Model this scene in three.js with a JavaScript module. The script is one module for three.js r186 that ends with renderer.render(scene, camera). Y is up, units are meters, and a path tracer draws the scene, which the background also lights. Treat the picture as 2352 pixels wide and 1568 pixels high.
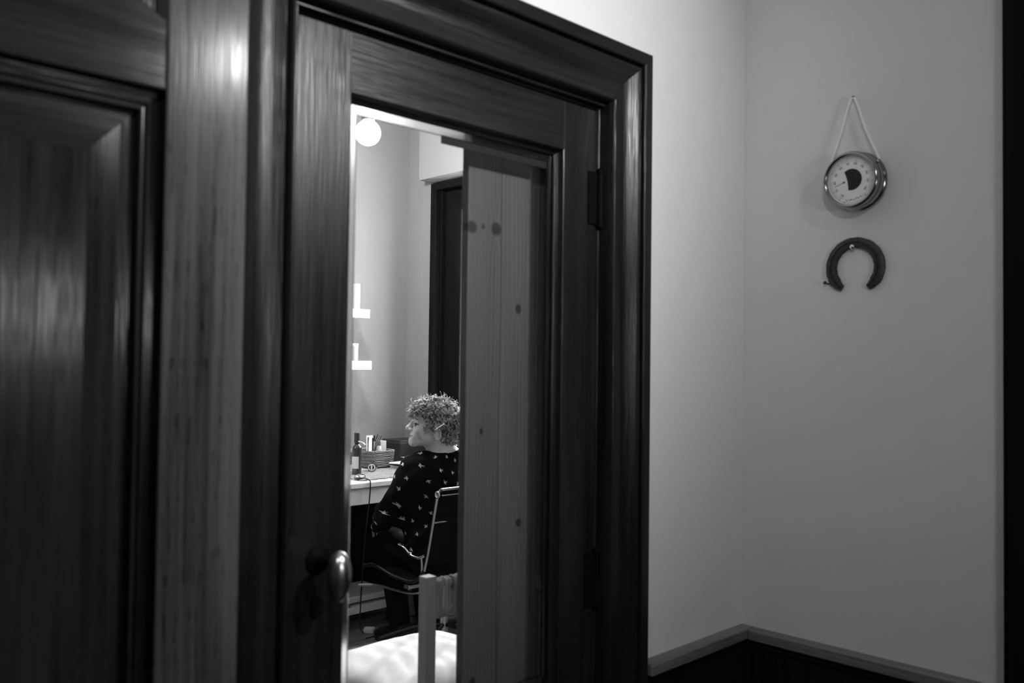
import * as THREE from 'three';
import { RoundedBoxGeometry } from 'three/addons/geometries/RoundedBoxGeometry.js';
import { mergeGeometries, toCreasedNormals } from 'three/addons/utils/BufferGeometryUtils.js';
import { RectAreaLightUniformsLib } from 'three/addons/lights/RectAreaLightUniformsLib.js';

// ---------------------------------------------------------------- camera, light, exposure
const scene = new THREE.Scene();
const camera = new THREE.PerspectiveCamera(42.18, 2352 / 1568, 0.05, 60);
camera.position.set(0, 1.33, 1.4184);
camera.up.set(-0.02798, 0.99955, 0.01071);
camera.lookAt(0 + 0.70095 * 4, 1.33 + 0.02726 * 4, 1.4184 - 0.71269 * 4);
camera.focus = 4.0;
camera.userData.fStop = 2.8;
const renderer = new THREE.WebGLRenderer();
renderer.toneMapping = THREE.LinearToneMapping;
renderer.toneMappingExposure = 1.0;
renderer.shadowMap.enabled = true;
RectAreaLightUniformsLib.init();
scene.background = new THREE.Color().setRGB(1, 1, 1); scene.backgroundIntensity = 20;     // overcast daylight, enters only through the window

const LAMP = { pendant: 5.4, desk: 1.0, spotA: 8.2, spotB: 1.9, spotC: 2.9, floor: 0.03 };
// low sun through the study window: it rims her hair and neck and falls on the cushion
const sun = new THREE.DirectionalLight(0xffffff, 7.0); sun.position.set(2.3 + .68 * 6, .8 + .6 * 6, -1.4 - .42 * 6); sun.target.position.set(2.3, .8, -1.4); sun.castShadow = true; sun.shadow.radius = 1.5;
Object.assign(sun.shadow.camera, { left: -3, right: 3, top: 3, bottom: -3, near: .5, far: 14 }); sun.shadow.mapSize.set(2048, 2048); scene.add(sun, sun.target);

// ---------------------------------------------------------------- helpers
let seed = 7;
const rnd = () => { seed |= 0; seed = seed + 0x6D2B79F5 | 0; let t = Math.imul(seed ^ seed >>> 15, 1 | seed); t = t + Math.imul(t ^ t >>> 7, 61 | t) ^ t; return ((t ^ t >>> 14) >>> 0) / 4294967296; };
const rr = (a, b) => a + (b - a) * rnd();
const V = (x, y, z) => new THREE.Vector3(x, y, z);
const taken = new Map();
const numbered = n => { const k = taken.get(n) || 0; taken.set(n, k + 1); return k ? `${n}_${String(k).padStart(3, '0')}` : n; };
const grey = v => new THREE.Color().setRGB(v, v, v);
const shade = o => { o.traverse(m => { if (m.isMesh) { m.castShadow = true; m.receiveShadow = true; } }); return o; };
function thing(name, label, category, pos = [0, 0, 0], turn = 0, group) {
  const o = new THREE.Group(); o.name = numbered(name); o.position.set(...pos); o.rotation.y = turn;
  o.userData = { label, category }; if (group) o.userData.group = group; scene.add(o); return o;
}
function struct(name, label, category, pos = [0, 0, 0]) { const o = thing(name, label, category, pos); o.name = name; o.userData.kind = 'structure'; return o; }
function part(parent, name, geo, mat) { const m = new THREE.Mesh(geo, mat); m.name = name; m.castShadow = m.receiveShadow = true; parent.add(m); return m; }
function solo(name, label, category, geo, mat, group) { const m = part(scene, numbered(name), geo, mat); m.userData = { label, category }; if (group) m.userData.group = group; return m; }
// box from lower to upper corner, edges rounded
function box(x0, x1, y0, y1, z0, z1, r = 0.002) {
  const w = x1 - x0, h = y1 - y0, d = z1 - z0; r = Math.min(r, w * .45, h * .45, d * .45);
  const g = r > 0 ? new RoundedBoxGeometry(w, h, d, 1, r) : new THREE.BoxGeometry(w, h, d);
  return g.translate((x0 + x1) / 2, (y0 + y1) / 2, (z0 + z1) / 2);
}
// uv in metres, v along the grain axis
function grain(geo, axis = 'y', ou = rnd() * 3, ov = rnd() * 3) {
  const g = geo.index ? geo.toNonIndexed() : geo, p = g.attributes.position, uv = new Float32Array(p.count * 2);
  const a = 'xyz'.indexOf(axis), e1 = V(), e2 = V(), n = V(), P = [V(), V(), V()];
  for (let i = 0; i < p.count; i += 3) {
    for (let k = 0; k < 3; k++) P[k].fromBufferAttribute(p, i + k);
    n.crossVectors(e1.subVectors(P[1], P[0]), e2.subVectors(P[2], P[0]));
    const N = [Math.abs(n.x), Math.abs(n.y), Math.abs(n.z)]; N[a] = -1;
    const b = [0, 1, 2].filter(k => k !== a), other = N[b[0]] > N[b[1]] ? b[1] : b[0];
    for (let k = 0; k < 3; k++) { uv[(i + k) * 2] = P[k].getComponent(other) + ou; uv[(i + k) * 2 + 1] = P[k].getComponent(a) + ov; }
  }
  g.setAttribute('uv', new THREE.BufferAttribute(uv, 2)); return g;
}
function tube(pts, r, seg = 24, rad = 8, closed = false) { return new THREE.TubeGeometry(new THREE.CatmullRomCurve3(pts.map(p => p.isVector3 ? p : V(...p)), closed), seg, r, rad, closed); }
function rod(a, b, r0, r1 = r0, rad = 14) {
  const A = V(...a), B = V(...b), d = B.clone().sub(A), g = new THREE.CylinderGeometry(r1, r0, d.length(), rad);
  g.applyQuaternion(new THREE.Quaternion().setFromUnitVectors(V(0, 1, 0), d.clone().normalize())); const c = A.add(B).multiplyScalar(.5); return g.translate(c.x, c.y, c.z);
}
const lathe = (pts, seg = 32) => new THREE.LatheGeometry(pts.map(p => new THREE.Vector2(p[0], p[1])), seg);
const merge = list => mergeGeometries(list.map(g => { const q = g.index ? g.toNonIndexed() : g; for (const k of Object.keys(q.attributes)) if (!['position', 'normal', 'uv'].includes(k)) q.deleteAttribute(k); return q; }));
// one side of a mitred moulding around the rectangle x0..x1, y0..y1; profile = [distance outward, height above z]
function moulding(x0, x1, y0, y1, z, prof, side, toFloor) {
  const a = [], b = [];
  for (const [o, h] of prof) {
    if (side === 'top') { a.push([x0 - o, y1 + o, z + h]); b.push([x1 + o, y1 + o, z + h]); }
    if (side === 'bottom') { a.push([x1 + o, y0 - o, z + h]); b.push([x0 - o, y0 - o, z + h]); }
    if (side === 'left') { a.push([x0 - o, toFloor ? y0 : y0 - o, z + h]); b.push([x0 - o, y1 + o, z + h]); }
    if (side === 'right') { a.push([x1 + o, y1 + o, z + h]); b.push([x1 + o, toFloor ? y0 : y0 - o, z + h]); }
  }
  const pos = [], uv = []; let s = 0; const ou = rnd() * 3;
  const along = q => (side === 'top' || side === 'bottom') ? q[0] : q[1];
  for (let i = 0; i + 1 < prof.length; i++) {
    const s1 = s + Math.hypot(prof[i + 1][0] - prof[i][0], prof[i + 1][1] - prof[i][1]);
    const q = [[a[i], s], [b[i], s], [b[i + 1], s1], [a[i], s], [b[i + 1], s1], [a[i + 1], s1]];
    for (const [p, u] of q) { pos.push(...p); uv.push(u + ou, along(p)); }
    s = s1;
  }
  const g = new THREE.BufferGeometry();
  g.setAttribute('position', new THREE.Float32BufferAttribute(pos, 3)); g.setAttribute('uv', new THREE.Float32BufferAttribute(uv, 2));
  g.computeVertexNormals();
  return toCreasedNormals(g, 0.6);
}
const arcProf = (a0, h0, a1, h1, bulge, n = 8) => { const o = []; for (let i = 0; i <= n; i++) { const t = i / n, nx = -(h1 - h0), ny = a1 - a0; const k = bulge * Math.sin(Math.PI * t); const L = Math.hypot(nx, ny); o.push([a0 + (a1 - a0) * t + nx / L * k, h0 + (h1 - h0) * t + ny / L * k]); } return o; };

// ---------------------------------------------------------------- procedural textures
const hash = (x, y, s) => { let h = Math.imul(x, 374761393) + Math.imul(y, 668265263) + Math.imul(s, 974634481); h = Math.imul(h ^ h >>> 13, 1274126177); return ((h ^ h >>> 16) >>> 0) / 4294967296; };
function tnoise(u, v, px, py, s) {           // value noise that repeats over the unit square
  const x = u * px, y = v * py, xi = Math.floor(x), yi = Math.floor(y), fx = x - xi, fy = y - yi, a = fx * fx * (3 - 2 * fx), b = fy * fy * (3 - 2 * fy);
  const m = (k, p) => ((k % p) + p) % p, h = (i, j) => hash(m(i, px), m(j, py), s);
  return (h(xi, yi) * (1 - a) + h(xi + 1, yi) * a) * (1 - b) + (h(xi, yi + 1) * (1 - a) + h(xi + 1, yi + 1) * a) * b;
}
function tex(w, h, fn, srgb = false, ru = 1, rv = 1) {
  const d = new Uint8Array(w * h * 4);
  for (let j = 0; j < h; j++) for (let i = 0; i < w; i++) { const c = Math.max(0, Math.min(255, Math.round(255 * fn((i + .5) / w, (j + .5) / h)))), k = (j * w + i) * 4; d[k] = d[k + 1] = d[k + 2] = c; d[k + 3] = 255; }
  const t = new THREE.DataTexture(d, w, h); t.wrapS = t.wrapT = THREE.RepeatWrapping; t.magFilter = THREE.LinearFilter; t.minFilter = THREE.LinearMipmapLinearFilter; t.generateMipmaps = true;
  if (srgb) t.colorSpace = THREE.SRGBColorSpace; t.repeat.set(ru, rv); t.needsUpdate = true; return t;
}
function canvasTex(w, h, draw) { const c = document.createElement('canvas'); c.width = w; c.height = h; draw(c.getContext('2d'), w, h); const t = new THREE.CanvasTexture(c); t.colorSpace = THREE.SRGBColorSpace; t.wrapS = t.wrapT = THREE.RepeatWrapping; return t; }

// mahogany, 0.6 m by 1.8 m: fine long fibres, short pores, broad flame
const mahogany = (lo, hi, s) => (u, v) => {
  const wv = u + .03 * (tnoise(u, v, 3, 3, s) - .5);
  const fibre = tnoise(wv, v, 90, 6, s + 1) * .5 + tnoise(wv, v, 260, 10, s + 2) * .3 + tnoise(wv, v, 34, 4, s + 3) * .5;
  const flame = tnoise(wv, v, 7, 3, s + 4) * .7 + tnoise(wv, v, 14, 7, s + 5) * .4;
  const pore = tnoise(u, v, 340, 60, s + 6) > .8 ? -.22 : 0;
  return lo + (hi - lo) * Math.max(0, Math.min(1, fibre * .55 + flame * .55 - .1 + pore));
};
const texMahogany = tex(1024, 1024, mahogany(.02, 1.1, 11), false, 1 / .6, 1 / 1.8);
const texFibre = tex(512, 512, (u, v) => tnoise(u, v, 300, 24, 61) * .6 + tnoise(u, v, 60, 9, 62) * .4, false, 1 / .4, 1 / 1.2);
const texGloss = tex(512, 512, (u, v) => .6 + .5 * (tnoise(u, v, 70, 8, 81) * .5 + tnoise(u, v, 14, 5, 82) * .5), false, 1 / .5, 1 / 1.1);
const texPlaster = tex(512, 512, (u, v) => .5 * tnoise(u, v, 120, 120, 71) + .3 * tnoise(u, v, 40, 40, 72) + .2 * tnoise(u, v, 8, 8, 73), false, 1 / .5, 1 / .5);
const texWall = tex(256, 256, (u, v) => .95 + .05 * (tnoise(u, v, 5, 5, 74) * .6 + tnoise(u, v, 40, 40, 75) * .4), false, 1 / 1.5, 1 / 1.5);
// pine boards: growth lines bent round the knots; u across the board, v up the board
const pine = (s, knots) => (u, v) => {
  let w = u * .12, y = v * 2.4, dark = 0;
  for (const [ku, ky, rad, wide = 1] of knots) { const dx = u * .12 - ku * .12, dy = y - ky, q = Math.exp(-(dy * dy) / (rad * rad * 12)); w += Math.sign(dx || 1) * q * rad * 1.1 * Math.exp(-Math.abs(dx) / (rad * 2.5)); const e = Math.hypot(dx / (rad * wide), dy / (rad * 1.25)); if (e < 1.25) dark = Math.max(dark, e < .85 ? .75 : .75 * (1.25 - e) / .4); }
  const ph = w * 150 + 2.2 * tnoise(u, v, 2, 5, s) + .5 * tnoise(u, v, 5, 14, s + 1), ring = Math.pow(.5 + .5 * Math.sin(ph * 2 * Math.PI * .55), 2.2);
  const f = tnoise(u, v, 130, 12, s + 2);
  return (  .74 - .15 * ring * (.4 + 1.2 * tnoise(u, v, 4, 3, s + 7)) + .16 * (f - .5) + .2 * (tnoise(u, v, 3, 6, s + 3) - .5)) * (1 - dark);
};
const pineKnots = [[[.35, 1.0, .006], [.7, 1.5, .007]], [[.44, 1.655, .005], [.12, 1.65, .011, 1.5], [.82, 1.654, .012, 1.4], [.46, 1.176, .006], [.3, .6, .010]], [[.48, 1.468, .009], [.55, .95, .008], [.8, 1.9, .005]], [[.3, 1.7, .005], [.6, .8, .008]]];
const texPine = pineKnots.map((k, i) => tex(192, 1536, pine(101 + i * 9, k)));

// ---------------------------------------------------------------- materials
const std = (v, rough, o = {}) => new THREE.MeshStandardMaterial({ color: grey(v), roughness: rough, side: THREE.DoubleSide, ...o });
const phy = (v, rough, o = {}) => new THREE.MeshPhysicalMaterial({ color: grey(v), roughness: rough, side: THREE.DoubleSide, ...o });
const M = {
  wood: phy(.016, .36, { specularIntensity: .65, map: texMahogany, bumpMap: texFibre, bumpScale: .0005, roughnessMap: texGloss }),
  woodLeaf: phy(.028, .2, { specularIntensity: .55, map: texMahogany, bumpMap: texFibre, bumpScale: .0003, roughnessMap: texGloss }),
  woodStile: phy(.115, .24, { specularIntensity: .14, map: texMahogany, bumpMap: texFibre, bumpScale: .00012, roughnessMap: texGloss }),
  woodDark: phy(.005, .7, { specularIntensity: .25, map: texMahogany, bumpMap: texFibre, bumpScale: .0004 }),
  railWood: phy(.24, .4, { map: texMahogany, bumpMap: texFibre, bumpScale: .0003 }),
  wallDim: std(.16, .9, { map: texWall }),
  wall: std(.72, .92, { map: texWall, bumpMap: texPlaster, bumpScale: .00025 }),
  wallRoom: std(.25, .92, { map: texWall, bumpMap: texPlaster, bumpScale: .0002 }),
  ceiling: std(.7, .95),
  floorHall: phy(.05, .5, { map: texMahogany, clearcoat: .2, clearcoatRoughness: .3 }),
  floorBoard: [.3, .25, .34].map(v => phy(v, .45, { map: texMahogany, clearcoat: .3, clearcoatRoughness: .3 })),
  pine: texPine.map(t => phy(.135, .5, { map: t })),
  pinePlain: phy(.14, .5, { map: texMahogany }),
  pane: phy(1, .02, { transmission: 1, thickness: 0, ior: 1.5 }),
  bevel: phy(1, .12, { transmission: 1, thickness: .004, ior: 1.5 }),
  tape: phy(.05, .3, { transmission: .5, thickness: 0, specularIntensity: .2 }),
  brass: std(.36, .16, { metalness: 1 }),
  knob: std(.62, .24, { metalness: 1 }),
  chrome: std(.8, .12, { metalness: 1 }),
  aluminium: std(.72, .3, { metalness: 1 }),
  iron: std(.05, .55, { metalness: .6 }),
  blackIron: phy(.004, .6, { specularIntensity: .08 }),
  white: std(.72, .55), whiteGloss: phy(.76, .3, { clearcoat: .3 }),
  paper: std(.82, .9), paperDark: std(.4, .9), black: phy(.012, .35), blackMatte: std(.012, .8),
  cord: std(.88, .95), rush: std(.38, .9), beech: phy(.38, .55),
  wicker: [.13, .18, .10].map(v => std(v, .85)),
  cushion: std(.8, .95),
  plastic: phy(.02, .25, { clearcoat: .5 }), greyPlastic: std(.35, .5),
  sling: phy(.006, .9, { specularIntensity: .15 }), skinless: std(.3, .6),
};

// ---------------------------------------------------------------- the shell of hall and room
const XR = 2.376, ZB = -2.85, XW = 3.303, HH = 2.75, HR = 2.95;
const HX0 = -1.6, HZ1 = 3.3, RX0 = -.6, T = .14;
function shell(name, label, cat, geos, mat) { const m = part(scene, name, merge(geos.map(g => grain(g, 'y', 0, 0))), mat); m.userData = { label, category: cat, kind: 'structure' }; return m; }
const OPL = .800, OPR = 1.735, OPT = 2.012;
shell('wall_front', 'pale plaster wall of the hall around the glazed door', 'wall', [box(HX0 - T, OPL, 0, HR, -T, 0, 0), box(OPR, XW + .3, 0, HR, -T, 0, 0), box(OPL, OPR, OPT, HR, -T, 0, 0)], M.wall);
shell('wall_right', 'pale plaster wall with the barometer and horseshoe', 'wall', [box(XR, XR + T, 0, HH, 0.0, HZ1, 0)], M.wall);
shell('wall_left', 'hall end wall out of view behind the open panelled door', 'wall', [box(HX0 - T, HX0, 0, HH, 0, HZ1, 0)], M.wallDim);
shell('wall_rear', 'hall wall behind the viewer', 'wall', [box(HX0 - T, XR + T, 0, HH, HZ1, HZ1 + T, 0)], M.wallDim);
shell('ceiling', 'white plaster ceiling of the hall', 'ceiling', [box(HX0 - T, XR + T, HH, HH + .1, 0, HZ1 + T, 0)], M.ceiling);
shell('ceiling_room', 'white plaster ceiling of the study', 'ceiling', [box(RX0 - T, XW + .3, HR, HR + .1, ZB - T, 0, 0)], M.ceiling);
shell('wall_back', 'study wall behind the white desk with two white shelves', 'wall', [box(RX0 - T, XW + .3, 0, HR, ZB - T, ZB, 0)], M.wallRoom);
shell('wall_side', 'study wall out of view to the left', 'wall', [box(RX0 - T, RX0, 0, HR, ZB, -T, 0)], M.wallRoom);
// window opening z -2.59 .. -1.30, y 0.95 .. 2.40
const WZ0 = -2.59, WZ1 = -1.32, WY0 = .95, WY1 = 2.40;
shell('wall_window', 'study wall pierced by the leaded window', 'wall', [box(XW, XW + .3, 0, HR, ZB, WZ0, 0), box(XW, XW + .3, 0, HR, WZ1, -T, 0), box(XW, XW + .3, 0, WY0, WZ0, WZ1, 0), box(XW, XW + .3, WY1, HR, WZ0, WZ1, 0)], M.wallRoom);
shell('floor', 'dark floor of the hall', 'floor', [box(HX0 - T, XR + T, -.1, 0, 0, HZ1 + T, 0)], M.floorHall);
{ // study floor: boards running along x
  const f = struct('floor_room', 'dark polished board floor of the study under the desk', 'floor');
  const w = .118; let k = 0;
  for (let z = ZB; z < -.0; z += w) { const z1 = Math.min(z + w - .002, 0); if (z1 - z < .02) break; part(f, 'plank', grain(box(RX0, XW, -.04, 0, z, z1, .0015), 'x'), M.floorBoard[k++ % 3]); }
  part(f, 'subfloor', box(RX0 - T, XW + .3, -.1, -.04, ZB - T, 0, 0), M.blackMatte);
}
{ // dark boarding added below desk height, standing in for the deep shade there
  const t = struct('added_trim_6', 'dark boarding added on the study wall to deepen the shade under the desk', 'wainscot');
  for (let x = RX0, k = 0; x < XW - .05; x += .13) part(t, 'board', grain(box(x, Math.min(x + .128, XW), .0, .72, ZB, ZB + .016, .002), 'y'), M.woodDark);
}
{ // boxed lintel over the window
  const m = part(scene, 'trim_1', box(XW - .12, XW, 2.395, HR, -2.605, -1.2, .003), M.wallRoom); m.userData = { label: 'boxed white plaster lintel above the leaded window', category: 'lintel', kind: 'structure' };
}

// ---------------------------------------------------------------- leaded window in dark wood
{
  const w = struct('window_1', 'dark wooden window with leaded panes, bright daylight behind', 'window');
  part(w, 'casing_side', grain(box(XW - .02, XW + .02, WY0 - .05, WY1 - .008, WZ0 - .028, WZ0 + .022, .004), 'y'), M.woodDark);
  part(w, 'casing_side', grain(box(XW - .02, XW + .02, WY0 - .05, WY1 - .008, WZ1 - .05, WZ1 + .05, .004), 'y'), M.woodDark);
  part(w, 'casing_head', grain(box(XW - .02, XW + .02, WY1 - .05, WY1 - .006, WZ0 + .022, WZ1 - .05, .004), 'z'), M.woodDark);
  part(w, 'lining', grain(box(XW + .02, XW + .2, WY0, WY1, WZ0, WZ0 + .03, .003), 'y'), M.woodDark);
  part(w, 'lining', grain(box(XW + .02, XW + .2, WY0, WY1, WZ1 - .03, WZ1, .003), 'y'), M.woodDark);
  part(w, 'lining', grain(box(XW + .02, XW + .2, WY1 - .03, WY1, WZ0 + .03, WZ1 - .03, .003), 'z'), M.woodDark);
  part(w, 'sill', grain(box(XW - .10, XW + .2, WY0 - .03, WY0 + .01, WZ0 - .05, WZ1 + .07, .006), 'z'), M.woodDark);
  const sx0 = XW + .05, sx1 = XW + .095, a = WZ0 + .03, b = WZ1 - .03, gy0 = WY0 + .11, gy1 = WY1 - .17, ga = a + .135, gb = b - .135;
  part(w, 'sash_stile', grain(box(sx0, sx1, WY0 + .01, WY1 - .03, a, ga, .006), 'y'), M.woodDark);
  part(w, 'sash_stile', grain(box(sx0, sx1, WY0 + .01, WY1 - .03, gb, b, .006), 'y'), M.woodDark);
  part(w, 'sash_rail', grain(box(sx0, sx1, gy1, WY1 - .03, ga, gb, .006), 'z'), M.woodDark);
  part(w, 'sash_rail', grain(box(sx0, sx1, WY0 + .01, gy0, ga, gb, .006), 'z'), M.woodDark);
  part(w, 'pane', box(sx0 + .02, sx0 + .0201, gy0, gy1, ga, gb, 0), M.pane);
  const ny = 18, nz = 6;
  for (let i = 1; i < ny; i++) { const y = gy0 + (gy1 - gy0) * i / ny; part(w, 'lead_bar', box(sx0 + .016, sx0 + .025, y - .003, y + .003, ga, gb, .002), M.iron); }
  for (let i = 1; i < nz; i++) { const z = ga + (gb - ga) * i / nz; part(w, 'lead_bar', box(sx0 + .016, sx0 + .025, gy0, gy1, z - .003, z + .003, .002), M.iron); }
}

// ---------------------------------------------------------------- door casing in the hall (three mitred mouldings)
{
  const c = struct('trim_2', 'dark polished moulded casing around the glazed door', 'casing');
  const prof = [[0, -.0], ...arcProf(0, .022, .012, .022, .008, 6), [.0135, .015], ...arcProf(.015, .016, .10, .030, -.0135, 14), [.108, .032], [.110, .017], [.117, .017], [.1185, .034], [.122, .037], [.148, .037], [.152, .034], [.152, 0]];
  for (const s of ['left', 'top', 'right']) part(c, s === 'top' ? 'casing_head' : 'casing_side', moulding(.821, 1.714, 0, 1.993, 0, prof, s, true), M.wood);
  // lining of the opening
  part(c, 'jamb', grain(box(OPL, .838, 0, 1.984, -T, .001, .002), 'y'), M.wood);
  part(c, 'jamb', grain(box(1.714, OPR, 0, 1.984, -T, .001, .002), 'y'), M.wood);
  part(c, 'jamb', grain(box(.80, OPR, 1.984, OPT, -T, .001, .002), 'x'), M.wood);
  const bead = arcProf(0, 0, .009, 0, .006, 6);
  for (const s of ['left', 'top', 'right']) part(c, 'stop_bead', moulding(.846, 1.7085, 0, 1.978, -.022, [[-.0015, -.01], ...bead, [.0095, -.01]], s, true), M.wood);
}

// ---------------------------------------------------------------- the glazed door
{
  const d = struct('door_1', 'dark polished wooden door with a tall bevelled glass pane and oval knob', 'door');
  const x0 = .850, x1 = 1.706, y1 = 1.975, f = -.02, b = -.064, gx0 = .968, gx1 = 1.585, gy0 = .56, gy1 = 1.857;
  part(d, 'stile', grain(box(x0, gx0, .008, y1, b, f, .0006), 'y'), M.wood);
  part(d, 'stile', grain(box(gx1, x1, .008, y1, b, f, .0006), 'y'), M.wood);
  part(d, 'rail', grain(box(gx0, gx1, gy1, y1, b, f, .0006), 'x'), M.wood);
  part(d, 'rail', grain(box(gx0, gx1, gy0 - .12, gy0, b, f, .0012), 'x'), M.wood);
  part(d, 'rail', grain(box(gx0, gx1, .008, .2, b, f, .0012), 'x'), M.wood);
  part(d, 'panel', grain(box(gx0, gx1, .2, gy0 - .12, b + .012, f - .014, .001), 'y'), M.wood);
  const gp = [[0, 0], [-.002, -.001], ...arcProf(-.003, -.004, -.013, -.022, .004, 5), [-.014, -.026]];
  for (const s of ['left', 'top', 'right', 'bottom']) part(d, 'glazing_bead', moulding(gx0, gx1, gy0, gy1, f, gp, s), M.wood);
  for (const s of ['left', 'top', 'right', 'bottom']) part(d, 'glazing_bead', moulding(gx0, gx1, gy0, gy1, b, gp.map(([a, h]) => [a, -h * .5]), s), M.wood);
  // pane with a ground bevel all round
  const px0 = gx0 + .002, px1 = gx1 - .002, py0 = gy0 + .002, py1 = gy1 - .002, bw = .030, zf = -.045, zb = -.051, thin = -.0487;
  part(d, 'glass_pane', box(px0 + bw, px1 - bw, py0 + bw, py1 - bw, -.0481, -.048, 0), M.pane);
  const O = [[px0, py0], [px1, py0], [px1, py1], [px0, py1]], I = [[px0 + bw, py0 + bw], [px1 - bw, py0 + bw], [px1 - bw, py1 - bw], [px0 + bw, py1 - bw]];
  for (let k = 0; k < 4; k++) {
    const n = (k + 1) % 4, P = [[...O[k], thin], [...O[n], thin], [...I[n], zf], [...I[k], zf], [...O[k], zb], [...O[n], zb], [...I[n], zb], [...I[k], zb]];
    const F = [[0, 1, 2], [0, 2, 3], [4, 6, 5], [4, 7, 6], [0, 5, 1], [0, 4, 5], [2, 6, 7], [2, 7, 3], [1, 5, 6], [1, 6, 2], [0, 3, 7], [0, 7, 4]];
    const pos = []; for (const t of F) for (const i of t) pos.push(...P[i]);
    const g = new THREE.BufferGeometry(); g.setAttribute('position', new THREE.Float32BufferAttribute(pos, 3)); g.computeVertexNormals();
    part(d, 'bevelled_edge', g, M.bevel);
  }
  part(d, 'tape_strip', box(1.219, 1.552, 1.808, 1.826, -.0478, -.0475, 0), M.tape);
  // hinges on the right edge
  for (const [ya, yb] of [[1.69, 1.815], [.74, .865]]) {
    const h = part(d, 'hinge', merge([rod([1.712, ya, -.012], [1.712, yb, -.012], .009), new THREE.SphereGeometry(.010, 12, 8).translate(1.712, yb + .006, -.012), new THREE.SphereGeometry(.010, 12, 8).translate(1.712, ya - .006, -.012)]), M.blackIron);
    part(h, 'leaf_plate', box(1.674, 1.712, ya - .004, yb + .004, -.0205, -.015, .002), M.blackIron);
  }
  // oval knob on a round rose, keyhole plate below
  const kx = .912, ky = .962;
  part(d, 'rose', lathe([[0, .012], [.012, .012], [.016, .007], [.024, .005], [.027, .0]], 28).rotateX(Math.PI / 2).translate(kx, ky, -.02), M.blackIron);
  part(d, 'spindle', rod([kx, ky, -.012], [kx, ky, .045], .008), M.blackIron);
  const kn = new THREE.SphereGeometry(1, 36, 24); kn.scale(.0235, .046, .021); { const p = kn.attributes.position; for (let i = 0; i < p.count; i++) { const y = p.getY(i) / .046; p.setX(i, p.getX(i) * (1 + .08 * y)); } kn.computeVertexNormals(); }
  part(d, 'knob', kn.translate(kx, ky - .018, .052), M.knob);
  const es = new THREE.CylinderGeometry(.014, .015, .003, 24).rotateX(Math.PI / 2).scale(1, 1.5, 1).translate(.911, .875, -.0185);
  part(d, 'escutcheon', es, M.blackIron);
}

// ---------------------------------------------------------------- open panelled door leaf at the left, flat against the wall
{
  const d = struct('door_2', 'dark polished panelled door leaf folded back over the left of the casing', 'door');
  const f = .09, b = .048, xl = -.10, xr = .696, top = 2.36, m0 = .036, m1 = .561, y0 = .33, y1 = 1.743, uy = 1.850;
  part(d, 'stile', grain(box(m1, xr, .01, top, b, f, .004), 'y'), M.woodStile);
  part(d, 'stile', grain(box(xl, m0, .01, top, b, f, .004), 'y'), M.woodStile);
  // rail between the two panels, its upper edge an arch
  const sh = new THREE.Shape(); sh.moveTo(m0, y1); sh.lineTo(m1, y1); sh.lineTo(m1, uy - .004);
  const mid = (m0 + m1) / 2, arch = 1.915;
  for (let i = 0; i <= 24; i++) { const t = i / 24, x = m1 + (m0 - m1) * t, q = Math.min(1, Math.min(t, 1 - t) / .34); sh.lineTo(x, uy + (arch - uy) * Math.sin(q * Math.PI / 2)); }
  sh.lineTo(m0, y1);
  part(d, 'rail', grain(new THREE.ExtrudeGeometry(sh, { depth: f - b - .008, bevelEnabled: true, bevelSize: .004, bevelThickness: .004, bevelOffset: -.004, bevelSegments: 2 }).translate(0, 0, b + .004), 'x'), M.woodLeaf);
  part(d, 'rail', grain(box(m0, m1, .01, y0, b, f, .003), 'x'), M.woodLeaf);
  part(d, 'rail', grain(box(m0, m1, 2.24, top, b, f, .003), 'x'), M.woodLeaf);
  part(d, 'upper_panel', grain(box(m0 - .005, m1 + .005, 1.84, 2.26, b + .008, f - .024, .002), 'y'), M.woodLeaf);
  // bolection and raised panel
  const bol = [[.0, -.001], [-.0005, -.024], [-.020, -.026], [-.0205, -.016], ...arcProf(-.021, -.015, -.033, -.015, .006, 7), [-.0335, -.026], [-.036, -.032], [-.056, -.032], [-.058, -.026]];
  const fld = [[-.058, -.026], [-.0585, -.026], [-.108, -.011], [-.109, -.0085]];
  for (const s of ['left', 'top', 'right', 'bottom']) {
    const k = part(d, 'panel_moulding', moulding(m0, m1, y0, y1, f, bol, s), M.woodLeaf);
    part(d, 'panel_bevel', moulding(m0, m1, y0, y1, f, fld, s), M.woodLeaf);
  }
  part(d, 'raised_panel', grain(box(m0 + .109, m1 - .109, y0 + .109, y1 - .109, b + .01, f - .0085, 0), 'y'), M.woodLeaf);
}

// ---------------------------------------------------------------- right-hand casing and door
{
  const c = struct('trim_3', 'dark wooden casing at the right edge beyond the barometer', 'casing');
  part(c, 'casing_side', grain(box(XR - .02, XR + .01, 0, 2.75, .722, .85, .004), 'y'), M.woodDark);
  part(c, 'casing_step', grain(box(XR - .03, XR - .019, 0, 2.75, .735, .84, .003), 'y'), M.woodDark);
  const d = struct('door_3', 'dark panelled door at the right edge, mostly out of view', 'door');
  part(d, 'stile', grain(box(XR - .016, XR + .01, .01, 2.75, .85, .97, .003), 'y'), M.woodDark);
  part(d, 'stile', grain(box(XR - .016, XR + .01, .01, 2.75, 1.45, 1.57, .003), 'y'), M.woodDark);
  part(d, 'rail', grain(box(XR - .016, XR + .01, .9, 1.05, .97, 1.45, .003), 'z'), M.woodDark);
  part(d, 'panel', grain(box(XR - .006, XR + .01, 1.05, 2.75, .97, 1.45, .002), 'y'), M.woodDark);
  part(d, 'panel', grain(box(XR - .006, XR + .01, .01, .9, .97, 1.45, .002), 'y'), M.woodDark);
}

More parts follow.
